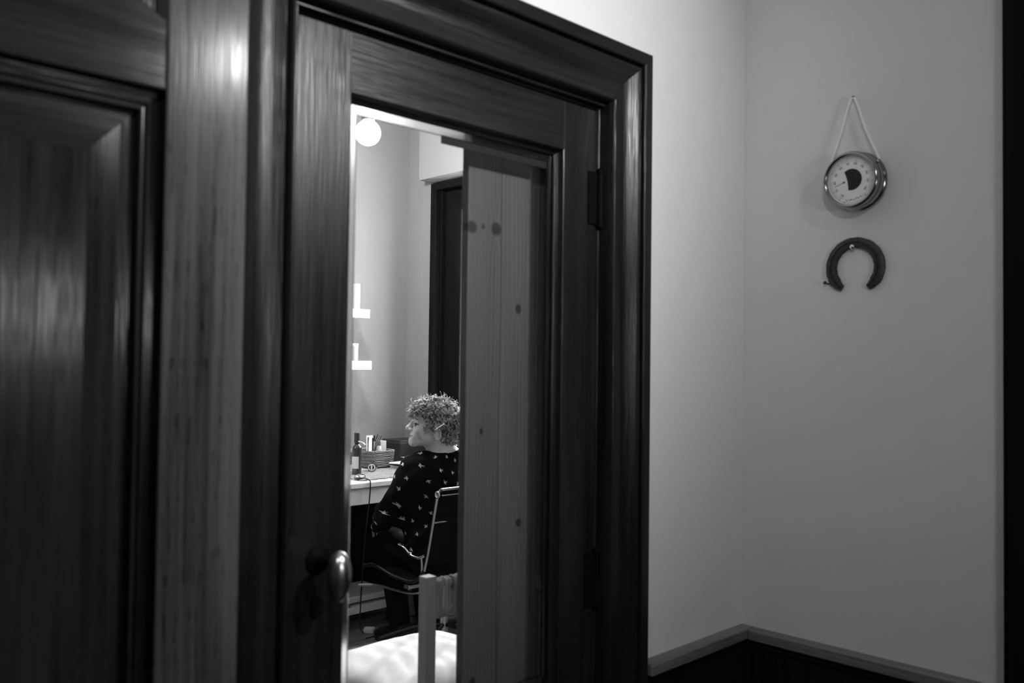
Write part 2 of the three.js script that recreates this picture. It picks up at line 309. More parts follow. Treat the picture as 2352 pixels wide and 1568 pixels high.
{
  const c = struct('added_trim_7', 'dark wooden panelling added out of view along the right hall wall to darken the reflection in the glass', 'panelling');  // unseen panelling added so the door glass mirrors something dark
  for (let z = 1.57; z < HZ1 - .05; z += .29) { part(c, 'stile', grain(box(XR - .022, XR + .01, 0, 2.75, z, z + .07, .003), 'y'), M.woodDark); part(c, 'panel', grain(box(XR - .008, XR + .01, 0, 2.75, z + .07, Math.min(z + .29, HZ1), .002), 'y'), M.woodDark); }
}
// ---------------------------------------------------------------- wainscot: rail and boards on both walls
{
  const t = struct('trim_4', 'dark wooden wainscot rail and boards beside the glazed door', 'wainscot');
  part(t, 'rail_cap', grain(box(1.868, XR, .536, .567, 0, .046, .005), 'x'), M.railWood);
  part(t, 'rail_moulding', grain(box(1.868, XR - .03, .514, .536, 0, .030, .004), 'x'), M.wood);
  for (let x = 1.868, k = 0; x < XR - .03; x += .0955, k++) part(t, 'board', grain(box(x, x + .0935, 0, .514, 0, .018, .003), 'y'), M.wood);
  const r = struct('trim_5', 'dark wooden wainscot rail and boards under the horseshoe', 'wainscot');
  part(r, 'rail_cap', grain(box(XR - .046, XR, .536, .567, .046, .722, .005), 'z'), M.railWood);
  part(r, 'rail_moulding', grain(box(XR - .030, XR, .514, .536, .03, .722, .004), 'z'), M.wood);
  for (let z = .02; z < .70; z += .1) part(r, 'board', grain(box(XR - .018, XR, 0, .514, z, z + .098, .003), 'y'), M.wood);
}

// ---------------------------------------------------------------- barometer, horseshoe and nails on the right wall
{
  const by = 1.845, bz = .359;
  const n = thing('nail', 'small dark nail carrying the barometer cord', 'nail', [XR, 2.073, .350]);
  part(n, 'shank', rod([0, 0, 0], [-.022, .004, 0], .002), M.iron); part(n, 'head', new THREE.SphereGeometry(.0055, 12, 8).scale(.5, 1, 1).translate(-.022, .004, 0), M.iron);
  const g = thing('barometer', 'round brass ship barometer hanging from a cord on a nail', 'barometer', [XR - .008, by, bz]);
  g.rotation.z = .05;     // leans forward a little on its cord
  const ax = geo => geo.rotateZ(Math.PI / 2);          // lathe axis y turned to point to -x (into the hall)
  part(g, 'case', ax(lathe([[0, 0], [.078, 0], [.081, .003], [.081, .007], [.077, .010], [.0735, .013], [.072, .02], [.072, .036], [.0745, .04], [.077, .044], [.0775, .05], [.075, .055], [.071, .057], [.067, .055], [.0655, .05], [.0655, .046]], 64)), M.brass);
  const dial = canvasTex(512, 512, (c, w) => {
    c.fillStyle = '#ececec'; c.fillRect(0, 0, w, w); c.translate(w / 2, w / 2); c.rotate(-.2);
    c.strokeStyle = '#555'; c.fillStyle = '#555';
    c.lineWidth = 2; c.beginPath(); c.arc(0, 0, 236, 0, 7); c.stroke(); c.beginPath(); c.arc(0, 0, 205, 0, 7); c.stroke();
    for (let i = 0; i < 100; i++) { const a = (-225 + 270 * i / 99) * Math.PI / 180, r0 = i % 10 ? 216 : 205; c.lineWidth = i % 10 ? 2 : 4; c.beginPath(); c.moveTo(Math.cos(a) * r0, Math.sin(a) * r0); c.lineTo(Math.cos(a) * 234, Math.sin(a) * 234); c.stroke(); }
    c.font = 'bold 34px sans-serif'; c.textAlign = 'center'; c.textBaseline = 'middle';
    for (let i = 0; i <= 10; i++) { const a = (-225 + 27 * i) * Math.PI / 180; c.save(); c.rotate(a + Math.PI / 2); c.fillText(String(960 + i * 10).slice(-2), 0, -178); c.restore(); }
    c.fillStyle = '#222'; c.font = 'bold 20px serif';
    for (let k = 0; k < 11; k++) c.fillRect(-130 + k * 26 + (k % 3) * 4, 196 - (k % 2) * 7, 15 - (k % 3) * 4, 10);
    c.fillStyle = '#0c0c0c'; c.beginPath(); c.arc(4, -8, 112, -2.1, 2.1); c.quadraticCurveTo(-30, -4, -52, -105); c.fill();
    c.strokeStyle = '#444'; c.lineWidth = 3; c.beginPath(); c.arc(8, -8, 60, -1, 1); c.stroke(); c.beginPath(); c.moveTo(-10, 30); c.lineTo(70, -50); c.stroke();
    c.fillStyle = '#111'; c.beginPath(); c.arc(-78, -4, 11, 0, 7); c.fill(); c.lineWidth = 6; c.strokeStyle = '#222'; c.beginPath(); c.moveTo(-78, -4); c.lineTo(-185, 12); c.stroke();
  });
  const face = new THREE.CircleGeometry(.0665, 56).rotateY(-Math.PI / 2).translate(-.0455, 0, 0);
  part(g, 'dial', face, std(1, .6, { map: dial }));
  part(g, 'glass', new THREE.CircleGeometry(.0665, 56).rotateY(-Math.PI / 2).translate(-.0525, 0, 0), M.pane);
  for (const s of [-1, 1]) part(g, 'lug', new THREE.SphereGeometry(.006, 12, 10).translate(-.022, .045, s * .064), M.brass);
  const P = V(XR - .024, 2.077, .350);
  const toL = s => g.localToWorld(V(-.024, .048, s * .069));
  g.updateMatrixWorld(true);
  const loc = p => g.worldToLocal(p.clone());
  part(g, 'cord', tube([loc(toL(-1)), loc(toL(-1).lerp(P, .5).add(V(-.002, 0, .001))), loc(P), loc(toL(1).lerp(P, .5).add(V(-.002, 0, -.001))), loc(toL(1))].map(p => p),   .0033, 60, 7), M.cord);
  // horseshoe
  const hs = thing('horseshoe', 'worn dark iron horseshoe nailed to the wall, ends downward', 'horseshoe', [XR, 1.612, .349]);
  const prof = []; const N = 40;
  const pos = [], idx = [];
  for (let i = 0; i <= N; i++) {
    const t = i / N, a = (-57 + t * (180 + 114)) * Math.PI / 180;     // from one heel over the toe to the other
    const squeeze = 1;
    const cx = Math.cos(a) *   .0675 * squeeze, cy = Math.sin(a) * .0675 ;
    const hw = .0145 * (Math.min(1, .55 + 6 * Math.min(t, 1 - t))), n = V(Math.cos(a), Math.sin(a), 0);
    const wob = 1 + .04 * Math.sin(i * 2.1);
    for (const [s, d] of [[1, 0], [1, .009], [.75, .012], [.15, .0125], [.05, .0095], [-.2, .0095], [-.3, .0125], [-.8, .012], [-1, .008], [-1, 0]]) pos.push(-d - .001, cy + n.y * hw * s * wob, cx + n.x * hw * s * wob);
  }
  for (let i = 0; i < N; i++) for (let k = 0; k < 10; k++) { const a = i * 10 + k, b = i * 10 + (k + 1) % 10; idx.push(a, b, a + 10, b, b + 10, a + 10); }
  for (const base of [0, N * 10]) for (let k = 1; k < 9; k++) idx.push(base, base + k, base + k + 1);
  const hg = new THREE.BufferGeometry(); hg.setAttribute('position', new THREE.Float32BufferAttribute(pos, 3)); hg.setIndex(idx); hg.computeVertexNormals();
  const rust = tex(128, 128, (u, v) => .3 + .9 * Math.pow(tnoise(u, v, 24, 24, 301) * .6 + tnoise(u, v, 9, 9, 302) * .4, 1.5), false, 1 / .08, 1 / .08);
  const hm = toCreasedNormals(hg, .7); part(hs, 'shoe', grain(hm, 'y', 0, 0), std(.06, .5, { map: rust, metalness: .25 }));
  for (const [z, y] of [[.064, .03], [.068, -.005], [.055, -.04], [-.064, .03], [-.068, -.005], [-.055, -.04]]) part(hs, 'nail_hole', box(-.0135, -.0105, y - .004, y + .004, z - .0025, z + .0025, .0005), M.blackMatte);
  const n2 = thing('nail', 'bright round-headed nail through the top of the horseshoe', 'nail', [XR - .003, 1.667, .346]);
  part(n2, 'shank', rod([.002, 0, 0], [-.014, 0, 0], .0022), M.chrome); part(n2, 'head', new THREE.SphereGeometry(.007, 16, 12).scale(.6, 1, 1).translate(-.0155, 0, 0), M.chrome);
  const n3 = thing('nail', 'bent dark nail sticking out left of the horseshoe', 'nail', [XR, 1.570, .272]);
  part(n3, 'shank', rod([0, 0, 0], [-.018, .003, -.004], .002), M.iron); part(n3, 'head', new THREE.SphereGeometry(.005, 12, 8).translate(-.018, .003, -.004), M.iron);
}

// ---------------------------------------------------------------- lamps of the hall
function spot(pos, aim, power, cone, label, soft = 1.4) {
  const t = thing('ceiling_spotlight', label, 'lamp', pos, 0, undefined);
  const q = new THREE.Quaternion().setFromUnitVectors(V(0, 1, 0), V(...aim).sub(V(...pos)).normalize());
  const shape = g => g.applyQuaternion(q);
  part(t, 'shade', shape(lathe([[.012, -.10], [.028, -.095], [.036, -.07], [.038, .012], [.036, .014], [.033, .010], [.033, -.012], [0, -.013]], 28)), M.black);
  part(t, 'bulb', shape(new THREE.CircleGeometry(.031, 28).rotateX(-Math.PI / 2).translate(0, -.006, 0)), std(.8, .5, { emissive: grey(1), emissiveIntensity: power * .6 }));
  part(t, 'stem', rod([0, .02, 0], [0, HH - pos[1], 0], .006), M.black);
  part(t, 'canopy', new THREE.CylinderGeometry(.04, .04, .02, 24).translate(0, HH - pos[1] - .01, 0), M.black);
  const l = new THREE.SpotLight(0xffffff, power, 0, cone * Math.PI / 180, 1, 2); l.castShadow = true; l.shadow.radius = soft; l.name = 'spot';
  const d = V(...aim).sub(V(...pos)).normalize(); l.position.copy(d.multiplyScalar(.02)); t.add(l);
  l.target.position.set(aim[0] - pos[0], aim[1] - pos[1], aim[2] - pos[2]); t.add(l.target);
}
spot([1.48, 2.39, 1.68], [1.0, 2.1, 0], LAMP.spotA, 52, 'black ceiling spotlight of the hall aimed at the door casing, out of view');
spot([1.99, 2.31, 1.71], [.85, 1.6, 0], LAMP.spotB, 36, 'black ceiling spotlight of the hall aimed at the glazed door, out of view');
spot([0, 2.5, 1.5], [1.7, 1.6, -.2], LAMP.spotC, 35, 'black ceiling spotlight of the hall aimed at the barometer wall, out of view', 5);
{ // shaded floor lamp behind the viewer: its glow shows in the polished panel
  const t = thing('floor_lamp', 'floor lamp with a drum shade behind the viewer, out of view', 'lamp', [1.10, 0, 2.33]);
  part(t, 'base', lathe([[0, 0], [.14, 0], [.14, .015], [.03, .03], [.012, .04]], 28), M.blackIron);
  part(t, 'pole', rod([0, .03, 0], [0, 1.5, 0], .01), M.blackIron);
  part(t, 'shade', new THREE.CylinderGeometry(.15, .19, .2, 32, 1, true).translate(0, 1.52, 0), std(.7, .9, { emissive: grey(1), emissiveIntensity: 12 }));
  const l = new THREE.PointLight(0xffffff, LAMP.floor, 0, 2); l.position.set(0, 1.52, 0); l.castShadow = true; l.shadow.radius = 2; t.add(l);
}
{ // pendant globe of the study over the desk
  const p = [2.371, 2.399, -1.961], t = thing('pendant_lamp', 'glowing white glass globe lamp hanging high in the study over the desk', 'lamp', p), h = HR - p[1];
  part(t, 'globe', new THREE.SphereGeometry(.06, 32, 24), std(.9, .4, { emissive: grey(1), emissiveIntensity: 12 }));
  part(t, 'fitter', lathe([[0, .10], [.02, .10], [.032, .085], [.032, .053], [.0, .053]], 24), M.brass);
  part(t, 'cable', rod([0, .09, 0], [0, h, 0], .004), M.black);
  part(t, 'ceiling_rose', lathe([[.0, h], [.05, h], [.04, h - .03], [.0, h - .035]], 24), M.brass);
  const l = new THREE.PointLight(0xffffff, LAMP.pendant, 0, 2); l.castShadow = true; l.shadow.radius = 3; t.add(l);
}
// ---------------------------------------------------------------- pine plank panel standing in the doorway, behind the right half of the glass
{
  const t = thing('pine_panel', 'knotty pine plank panel standing in the doorway behind the right half of the glass', 'panel', [1.352, 0, -.105]);
  const board = (x0, x1, k) => {
    const g0 = box(x0, x1, 0, 1.978, -.023, 0, .0025), g = g0.index ? g0.toNonIndexed() : g0, p = g.attributes.position, uv = new Float32Array(p.count * 2);
    for (let i = 0; i < p.count; i++) { uv[i * 2] = .02 + .96 * (p.getX(i) - x0) / (x1 - x0) + p.getZ(i); uv[i * 2 + 1] = p.getY(i) / 2.4; }
    g.setAttribute('uv', new THREE.BufferAttribute(uv, 2)); part(t, 'board', g, M.pine[k]);
  };
  board(0, .107, 1); board(.108, .2305, 2); board(.2315, .36, 3);
  const r = part(t, 'bolt_rod', rod([.246, .0, .0105], [.246, .779, .0105], .0075, .0075, 12), M.pinePlain);
  part(r, 'bolt_head', box(.2365, .2555, .777, .800, .0, .021, .002), M.pinePlain);
}
// ---------------------------------------------------------------- low chair with a corded back and a white cushion
{
  const t = thing('corded_chair', 'low pale wooden chair with a cord-wound backrest nearest the door', 'chair');
  const xl = 1.418, xr = 1.93, zb = -.330, zf = -.86, s = .0165;
  const post = (x, z, h) => part(t, 'leg', grain(new RoundedBoxGeometry(s * 2, h, s * 2, 2, .003).translate(x, h / 2, z), 'y'), M.beech);
  post(xl + .014, zb, .797); post(xr, zb, .797); post(xl + .014, zf, .42); post(xr, zf, .42);
  for (const y of [.772, .70]) part(t, 'back_rail', grain(box(xl + .03, xr - s, y - .009, y + .009, zb - .008, zb + .008, .004), 'x'), M.beech);
  const one = tube([[0, .781, .0125], [0, .786, 0], [0, .778, -.0125], [0, .735, -.0135], [0, .695, -.0125], [0, .687, 0], [0, .694, .0125], [0, .735, .0135]], .0025, 26, 5, true);
  for (let x = xl + .0335; x < xr - .02; x += .0048) { const m = part(t, 'cord_winding', one, M.rush); m.position.set(x, rr(-.0012, .0012), zb); m.rotation.z = rr(-.025, .025); m.scale.z = rr(.95, 1.1); }
  for (const y of [.36, .16]) { part(t, 'rail', grain(box(xl + .03, xr - s, y, y + .03, zf - .01, zf + .01, .003), 'x'), M.beech); part(t, 'rail', grain(box(xl + .03, xr - s, y, y + .03, zb - .01, zb + .01, .003), 'x'), M.beech); part(t, 'rail', grain(box(xl + .004, xl + .024, y, y + .03, zf + s, zb - s, .003), 'z'), M.beech); part(t, 'rail', grain(box(xr - .01, xr + .01, y, y + .03, zf + s, zb - s, .003), 'z'), M.beech); }
  part(t, 'seat', grain(box(xl + .006, xr, .388, .402, zf - .01, zb - .02, .004), 'x'), M.rush);
  // cushion, soft with slack folds
  const nx = 90, nz = 80, pos = [], idx = [], uvs = [];
  const sgn = (v, p) => Math.sign(v) * Math.pow(Math.abs(v), p);
  for (const side of [1, -1]) for (let j = 0; j <= nz; j++) for (let i = 0; i <= nx; i++) {
    const u = -1 + 2 * i / nx, w = -1 + 2 * j / nz, edge = Math.pow(Math.max(0, (1 - u ** 6) * (1 - w ** 6)), .42);
    let h = .052 * edge + .014 * edge * (1 - u * u) * (1 - w * w);
    if (side > 0) { const a = u * 1.6 + w * .5; h += edge * (.012 * (Math.abs(Math.sin(3.4 * w + 1.6 * u + 1.1 * Math.sin(2.6 * u))) - .5) * Math.max(0, w + .25) + .0035 * (1 - u * u) * Math.max(0, .8 + w) * Math.sin(9 * w - 3 * u + 2 * Math.sin(2.2 * u + 1)) + .0012 * (1 - w * w) * (1 - u * u) * Math.sin(17 * a + 3 * w)); }
    const inset = 1 - .03 * Math.sin(Math.PI * Math.min(1, Math.abs(u * w)));
    pos.push(u * .262 * inset, side > 0 ? h + .012 : .012 - .012 * edge, w * .225 * inset); uvs.push(u * .26, w * .2);
  }
  const row = nx + 1, per = row * (nz + 1);
  for (let s2 = 0; s2 < 2; s2++) for (let j = 0; j < nz; j++) for (let i = 0; i < nx; i++) { const a = s2 * per + j * row + i; s2 ? idx.push(a, a + 1, a + row, a + 1, a + row + 1, a + row) : idx.push(a, a + row, a + 1, a + 1, a + row, a + row + 1); }
  const g = new THREE.BufferGeometry(); g.setAttribute('position', new THREE.Float32BufferAttribute(pos, 3)); g.setAttribute('uv', new THREE.Float32BufferAttribute(uvs, 2)); g.setIndex(idx); g.computeVertexNormals();
  const linen = tex(256, 256, (u, v) => .5 + .25 * Math.sin(u * 2 * Math.PI * 64) * .6 + .25 * Math.sin(v * 2 * Math.PI * 64) * .6, false, 1 / .08, 1 / .08);
  const c = solo('seat_cushion', 'creased white cushion lying on the corded chair', 'cushion', g, std(.5, .95, { bumpMap: linen, bumpScale: .0002 }));
  c.position.set(1.684, .402, -.672);
}
// ---------------------------------------------------------------- desk
const DT = .77;
{
  const t = thing('desk', 'long white desk along the far wall of the study', 'desk', [2.4, 0, -2.43]);
  const L = -1.0, R = .89, F = .38, Bk = -.38;
  part(t, 'top', box(L, R, DT - .026, DT, Bk, F, .004), M.whiteGloss);
  part(t, 'apron', box(L + .02, R - .01, .665, DT - .026, F - .035, F - .012, .003), M.white);
  part(t, 'apron', box(L + .02, R - .01, .665, DT - .026, Bk + .01, Bk + .03, .003), M.white);
  for (const x of [L + .03, R - .06]) for (const z of [F - .075, Bk + .03]) part(t, 'leg', box(x, x + .045, 0, .70, z, z + .04, .003), M.white);
}
{ // low two-board footrest under the desk
  const t = thing('footrest', 'low pale two-board footrest on the floor under the desk', 'footrest', [2.60, 0, -2.42]);
  part(t, 'upper_board', box(-.09, .22, .128, .158, -.16, .10, .004), M.white);
  part(t, 'lower_board', box(-.09, .27, .075, .112, -.16, .115, .004), M.white);
  for (const x of [-.07, .20]) for (const z of [-.14, .08]) part(t, 'foot', box(x, x + .03, 0, .13, z, z + .03, .003), M.blackMatte);
}
// things on the desk
{
  const mat = (() => {
    const sh = new THREE.Shape(), n = 60; sh.moveTo(-.17, -.02);
    for (let i = 0; i <= n; i++) { const u = -.17 + .40 * i / n; sh.lineTo(u, -.02 - .006 * Math.sin(i * .7) - .004 * Math.sin(i * 1.9 + 1)); }
    sh.lineTo(.23, .30); sh.lineTo(-.17, .30); sh.lineTo(-.17, -.02);
    return new THREE.ExtrudeGeometry(sh, { depth: .004, bevelEnabled: true, bevelSize: .0015, bevelThickness: .001, bevelSegments: 1 }).rotateX(-Math.PI / 2);
  })();
  const weave = tex(256, 256, (u, v) => .35 + .3 * tnoise(u, v, 20, 6, 401) + .35 * tnoise(u, v, 60, 40, 402), false, 1 / .2, 1 / .2);
  const m = solo('desk_mat', 'grey woven mat with a frayed wavy edge on the desk', 'mat', mat, std(.3, .95, { map: weave })); m.position.set(2.64, DT + .001, -2.125);
}
{ // wicker basket of pens
  const t = thing('wicker_basket', 'small rectangular wicker basket of pens on the desk', 'basket', [2.858, DT + .0065, -2.545]);
  const hw = .083, hd = .08, N = 132;
  const coil = ph => { const p = []; for (let i = 0; i < N; i++) { const a = i / N * 2 * Math.PI, c = Math.cos(a), s = Math.sin(a), q = .28, x = Math.sign(c) * Math.pow(Math.abs(c), q) * hw, z = Math.sign(s) * Math.pow(Math.abs(s), q) * hd, k = .0026 * Math.sin(i * Math.PI / 3 + ph); p.push(V(x * (1 + k / hw), .0009 * Math.sin(i * 1.7), z * (1 + k / hd))); } return tube(p, .0036, 264, 5, true); };
  const A = coil(0), B = coil(Math.PI);
  for (let r = 0; r < 14; r++) { const k = part(t, r === 13 ? 'rim' : 'coil', r % 2 ? A : B, M.wicker[r % 3]); k.position.y = .005 + r * .0061; k.scale.set(.94 + r * .005, r === 13 ? 1.4 : 1, .94 + r * .005); }
  part(t, 'bottom', box(-.074, .074, 0, .006, -.07, .07, .002), M.rush);
  const base = DT + .0125;
  const pen = (x, z, tx, tz, h, mat, label, r = .004) => { const o = thing('pen', label, 'pen', [2.858 + x, base, -2.545 + z], 0, 'pens in the basket'); part(o, 'barrel', rod([0, .003, 0], [tx * .8, h * .8, tz * .8], r, r, 10), mat); part(o, 'cap', rod([tx * .8, h * .8, tz * .8], [tx, h, tz], r * 1.12, r * .9, 10), M.black); };
  pen(-.056, .03, -.014, .01, .155, M.black, 'leftmost black pen leaning in the wicker basket');
  pen(-.04, .035, -.002, .008, .150, M.plastic, 'black pen upright in the wicker basket beside the pale card', .005);
  pen(-.026, .02, .012, .0, .162, M.greyPlastic, 'grey pen in the wicker basket behind the black ones');
  const card = (x0, x1, z, h, ry, label) => { const o = solo('card', label, 'card', box(x0, x1, 0, h, -.002, .002, .0008), M.paper); o.position.set(2.858, base, -2.545 + z); o.rotation.y = ry; };
  card(-.07, -.05, .045, .14, 0, 'narrow white card at the left end of the wicker basket');
  card(-.02, .025, -.05, .155, .1, 'square pale card at the back of the wicker basket');
  const b2 = solo('small_box', 'small pale box standing at the right end of the wicker basket', 'box', box(.03, .069, .002, .128, -.02, .015, .002), M.paperDark); b2.position.set(2.858, base, -2.545);
  const st = thing('torch', 'black torch sticking out of the basket at a slant', 'torch', [2.858, base, -2.545]);
  part(st, 'grip', rod([-.012, .095, .012], [.032, .158, .0], .012, .0125, 16), M.plastic); part(st, 'shaft', rod([-.035, .02, .02], [-.012, .095, .012], .008, .012, 16), M.plastic); part(st, 'tip', rod([.032, .158, 0], [.034, .161, 0], .008, .006, 14), M.chrome);
  const jar = solo('glass_jar', 'small glass jar in the middle of the wicker basket', 'jar', lathe([[0, .003], [.018, .003], [.019, .008], [.019, .085], [.016, .09], [.015, .102], [.013, .102], [0, .1]], 24), phy(.55, .15, { clearcoat: 1 })); jar.position.set(2.872, base, -2.525);
}
{ // dark bottle with pump, and neighbours at the left edge of the glass
  const t = thing('pump_bottle', 'tall black pump bottle with a pale label at the left of the desk', 'bottle', [2.575, DT + .006, -2.30]);
  part(t, 'body', lathe([[0, 0], [.022, 0], [.024, .003], [.024, .13], [.02, .142], [.011, .148], [.011, .158], [0, .158]], 32), M.plastic);
  part(t, 'collar', lathe([[0, .157], [.014, .157], [.0145, .16], [.0145, .205], [.012, .208], [0, .208]], 28), M.black);
  part(t, 'nozzle', tube([[0, .165, .012], [.012, .16, .03], [.02, .148, .04]], .004, 12, 8), M.chrome);
  part(t, 'label', new THREE.CylinderGeometry(.0245, .0245, .06, 32, 1, true, -2.4, 2.2).translate(0, .06, 0), M.paperDark);
  const s = solo('ruler', 'narrow white ruler standing upright behind the black bottle', 'ruler', box(-.009, .009, 0, .285, -.002, .002, .0008), M.paper); s.position.set(2.585, DT + .001, -2.44);
  const c = thing('storage_tube', 'black tube lying on the mat, its white end cap turned outward', 'tube', [2.705, DT + .0275, -2.35]); c.rotation.y = -.75;
  part(c, 'barrel', rod([0, 0, -.07], [0, 0, .018], .021, .021, 28), M.plastic);
  part(c, 'end_ring', new THREE.TorusGeometry(.0155, .0028, 8, 32).translate(0, 0, .0185), M.white);
  part(c, 'end_disc', new THREE.CircleGeometry(.0125, 28).translate(0, 0, .0186), M.black);
  part(c, 'end_bar', box(-.0045, .0045, -.0125, .0125, .018, .0205, .001), M.white);
  const p = thing('oval_case', 'small silvery oval case on the front edge of the desk', 'case', [2.49, DT + .0065, -2.15]); p.rotation.y = .5;
  part(p, 'shell', new THREE.SphereGeometry(1, 24, 14).scale(.04, .011, .022).translate(0, .011, 0), M.chrome); part(p, 'base', new THREE.SphereGeometry(1, 24, 14).scale(.043, .006, .024).translate(0, .006, 0), M.black);
  const cab = solo('cable', 'thin black cable hanging over the front edge of the desk', 'cable', tube([[2.50, DT + .010, -2.115], [2.487, DT + .008, -2.07], [2.479, DT + .004, -2.047], [2.475, .74, -2.041], [2.470, .66, -2.043], [2.468, .55, -2.06], [2.50, .30, -2.13], [2.53, .05, -2.18], [2.57, .008, -2.21]], .0032, 80, 7), M.black);
  const pl = thing('plug_adapter', 'white plug adapter on the dark boards under the desk', 'plug', [2.607, 0, -2.214]); pl.rotation.y = .6;
  part(pl, 'body', new RoundedBoxGeometry(.036, .028, .05, 2, .006).translate(0, .014, 0), M.white); part(pl, 'cord', tube([[0, .012, .02], [-.03, .004, .05], [-.10, .004, .02]], .003, 16, 6), M.black);
  const bc = thing('castor_cup', 'small black spool-shaped castor cup on the dark floor', 'castor cup', [2.70, 0, -2.114]);
  part(bc, 'body', lathe([[0, 0], [.018, 0], [.018, .006], [.008, .012], [.008, .026], [.012, .032], [.012, .037], [0, .037]], 20), M.blackMatte);
}
{ // books and papers
  const st = [[.17, .22, .016, M.paperDark, .12, 'thick grey book at the bottom of the paper stack'], [.16, .21, .012, M.black, -.05, 'black folder in the middle of the paper stack'], [.15, .20, .006, M.paper, .2, 'white writing pad on the black folder'], [.11, .15, .02, M.paperDark, -.1, 'grey notebook under the top sheet of the stack']];
  let y = DT; const X = 2.985, Z = -2.34;
  st.forEach(([w, d, h, m, r, label], i) => { const o = solo(i === 3 || i === 0 ? 'notebook' : 'folder', label, 'book', box(-w / 2, w / 2, 0, h, -d / 2, d / 2, .0015), m); o.position.set(X + [0, -.01, -.03, .02][i], y + .0003, Z + [0, -.005, .005, .0][i]); o.rotation.y = r; y += h + .0006; });
  const sheet = (w, d, x, z, ry, yy, curl, label) => { const g = new THREE.PlaneGeometry(w, d, 16, 16).rotateX(-Math.PI / 2), p = g.attributes.position; for (let i = 0; i < p.count; i++) { const u = p.getX(i) / w * 2; p.setY(i, curl * u * u); } g.computeVertexNormals(); const o = solo('paper_sheet', label, 'paper', g, M.paper); o.position.set(x, yy, z); o.rotation.y = ry; };
  sheet(.13, .17, X + .02, Z, .3, y + .002, .004, 'white paper sheet on top of the book stack');
  sheet(.15, .25, 2.96, -2.60, .1, DT + .002, .006, 'white paper sheet on the desk behind the book stack');
  const p = thing('printer', 'black box-shaped printer at the back of the desk behind her chin', 'printer', [3.17, DT, -2.68]); p.rotation.y = 0;
  part(p, 'body', new RoundedBoxGeometry(.22, .115, .2, 3, .012).translate(0, .0625, 0), M.blackMatte); part(p, 'foot', box(-.1, .1, 0, .006, -.08, .08, .002), M.blackMatte); part(p, 'lid', new RoundedBoxGeometry(.20, .012, .17, 2, .004).translate(0, .122, 0), M.black);
  const q = thing('storage_case', 'long low black case along the wall behind the basket', 'case', [2.86, DT, -2.765]);
  part(q, 'body', new RoundedBoxGeometry(.36, .07, .1, 2, .008).translate(0, .035, 0), M.blackMatte); part(q, 'lid', new RoundedBoxGeometry(.35, .012, .095, 2, .004).translate(0, .074, 0), M.greyPlastic);
}
{ // desk lamp left of the glass, out of view
  const t = thing('desk_lamp', 'desk lamp with a cone shade at the hidden left end of the desk', 'lamp', [2.0, DT, -2.22]);
  part(t, 'base', lathe([[0, 0], [.07, 0], [.07, .012], [.012, .02], [0, .02]], 28), M.black);
  part(t, 'stem', rod([0, .015, 0], [0, .44, 0], .006), M.chrome);
  part(t, 'bulb', new THREE.SphereGeometry(.03, 20, 14).translate(0, .42, 0), std(.9, .4, { emissive: grey(1), emissiveIntensity: 8 }));
  part(t, 'shade', lathe([[.03, .50], [.05, .50], [.085, .40]], 28), M.black);
  const l = new THREE.PointLight(0xffffff, LAMP.desk, 0, 2); l.position.set(0, .42, 0); l.castShadow = true; l.shadow.radius = 1.5; t.add(l);
}
// ---------------------------------------------------------------- shelves on the far wall
for (const [y, label, x1] of [[1.583, 'upper white floating shelf on the study wall', 2.889], [1.297, 'lower white floating shelf on the study wall', 2.907]]) {
  const t = thing('wall_shelf', label, 'shelf', [x1, y, ZB]); part(t, 'board', box(-.75, 0, 0, .049, 0.002, .2, .002), M.whiteGloss); part(t, 'bracket', box(-.7, -.05, .012, .037, 0, .03, .002), M.white);
}
{
  const b = solo('book', 'pale tall book leaning at the end of the upper shelf', 'book', box(-.014, .014, 0, .14, -.06, .06, .002), M.paper); b.position.set(2.835, 1.634, -2.75); 
  const c = thing('tin', 'grey lidded tin standing on the lower shelf', 'tin', [2.838, 1.3465, -2.74]); part(c, 'body', new THREE.CylinderGeometry(.032, .032, .085, 28).translate(0, .0425, 0), M.greyPlastic); part(c, 'lid', new THREE.CylinderGeometry(.033, .033, .012, 28).translate(0, .09, 0), M.white);
}
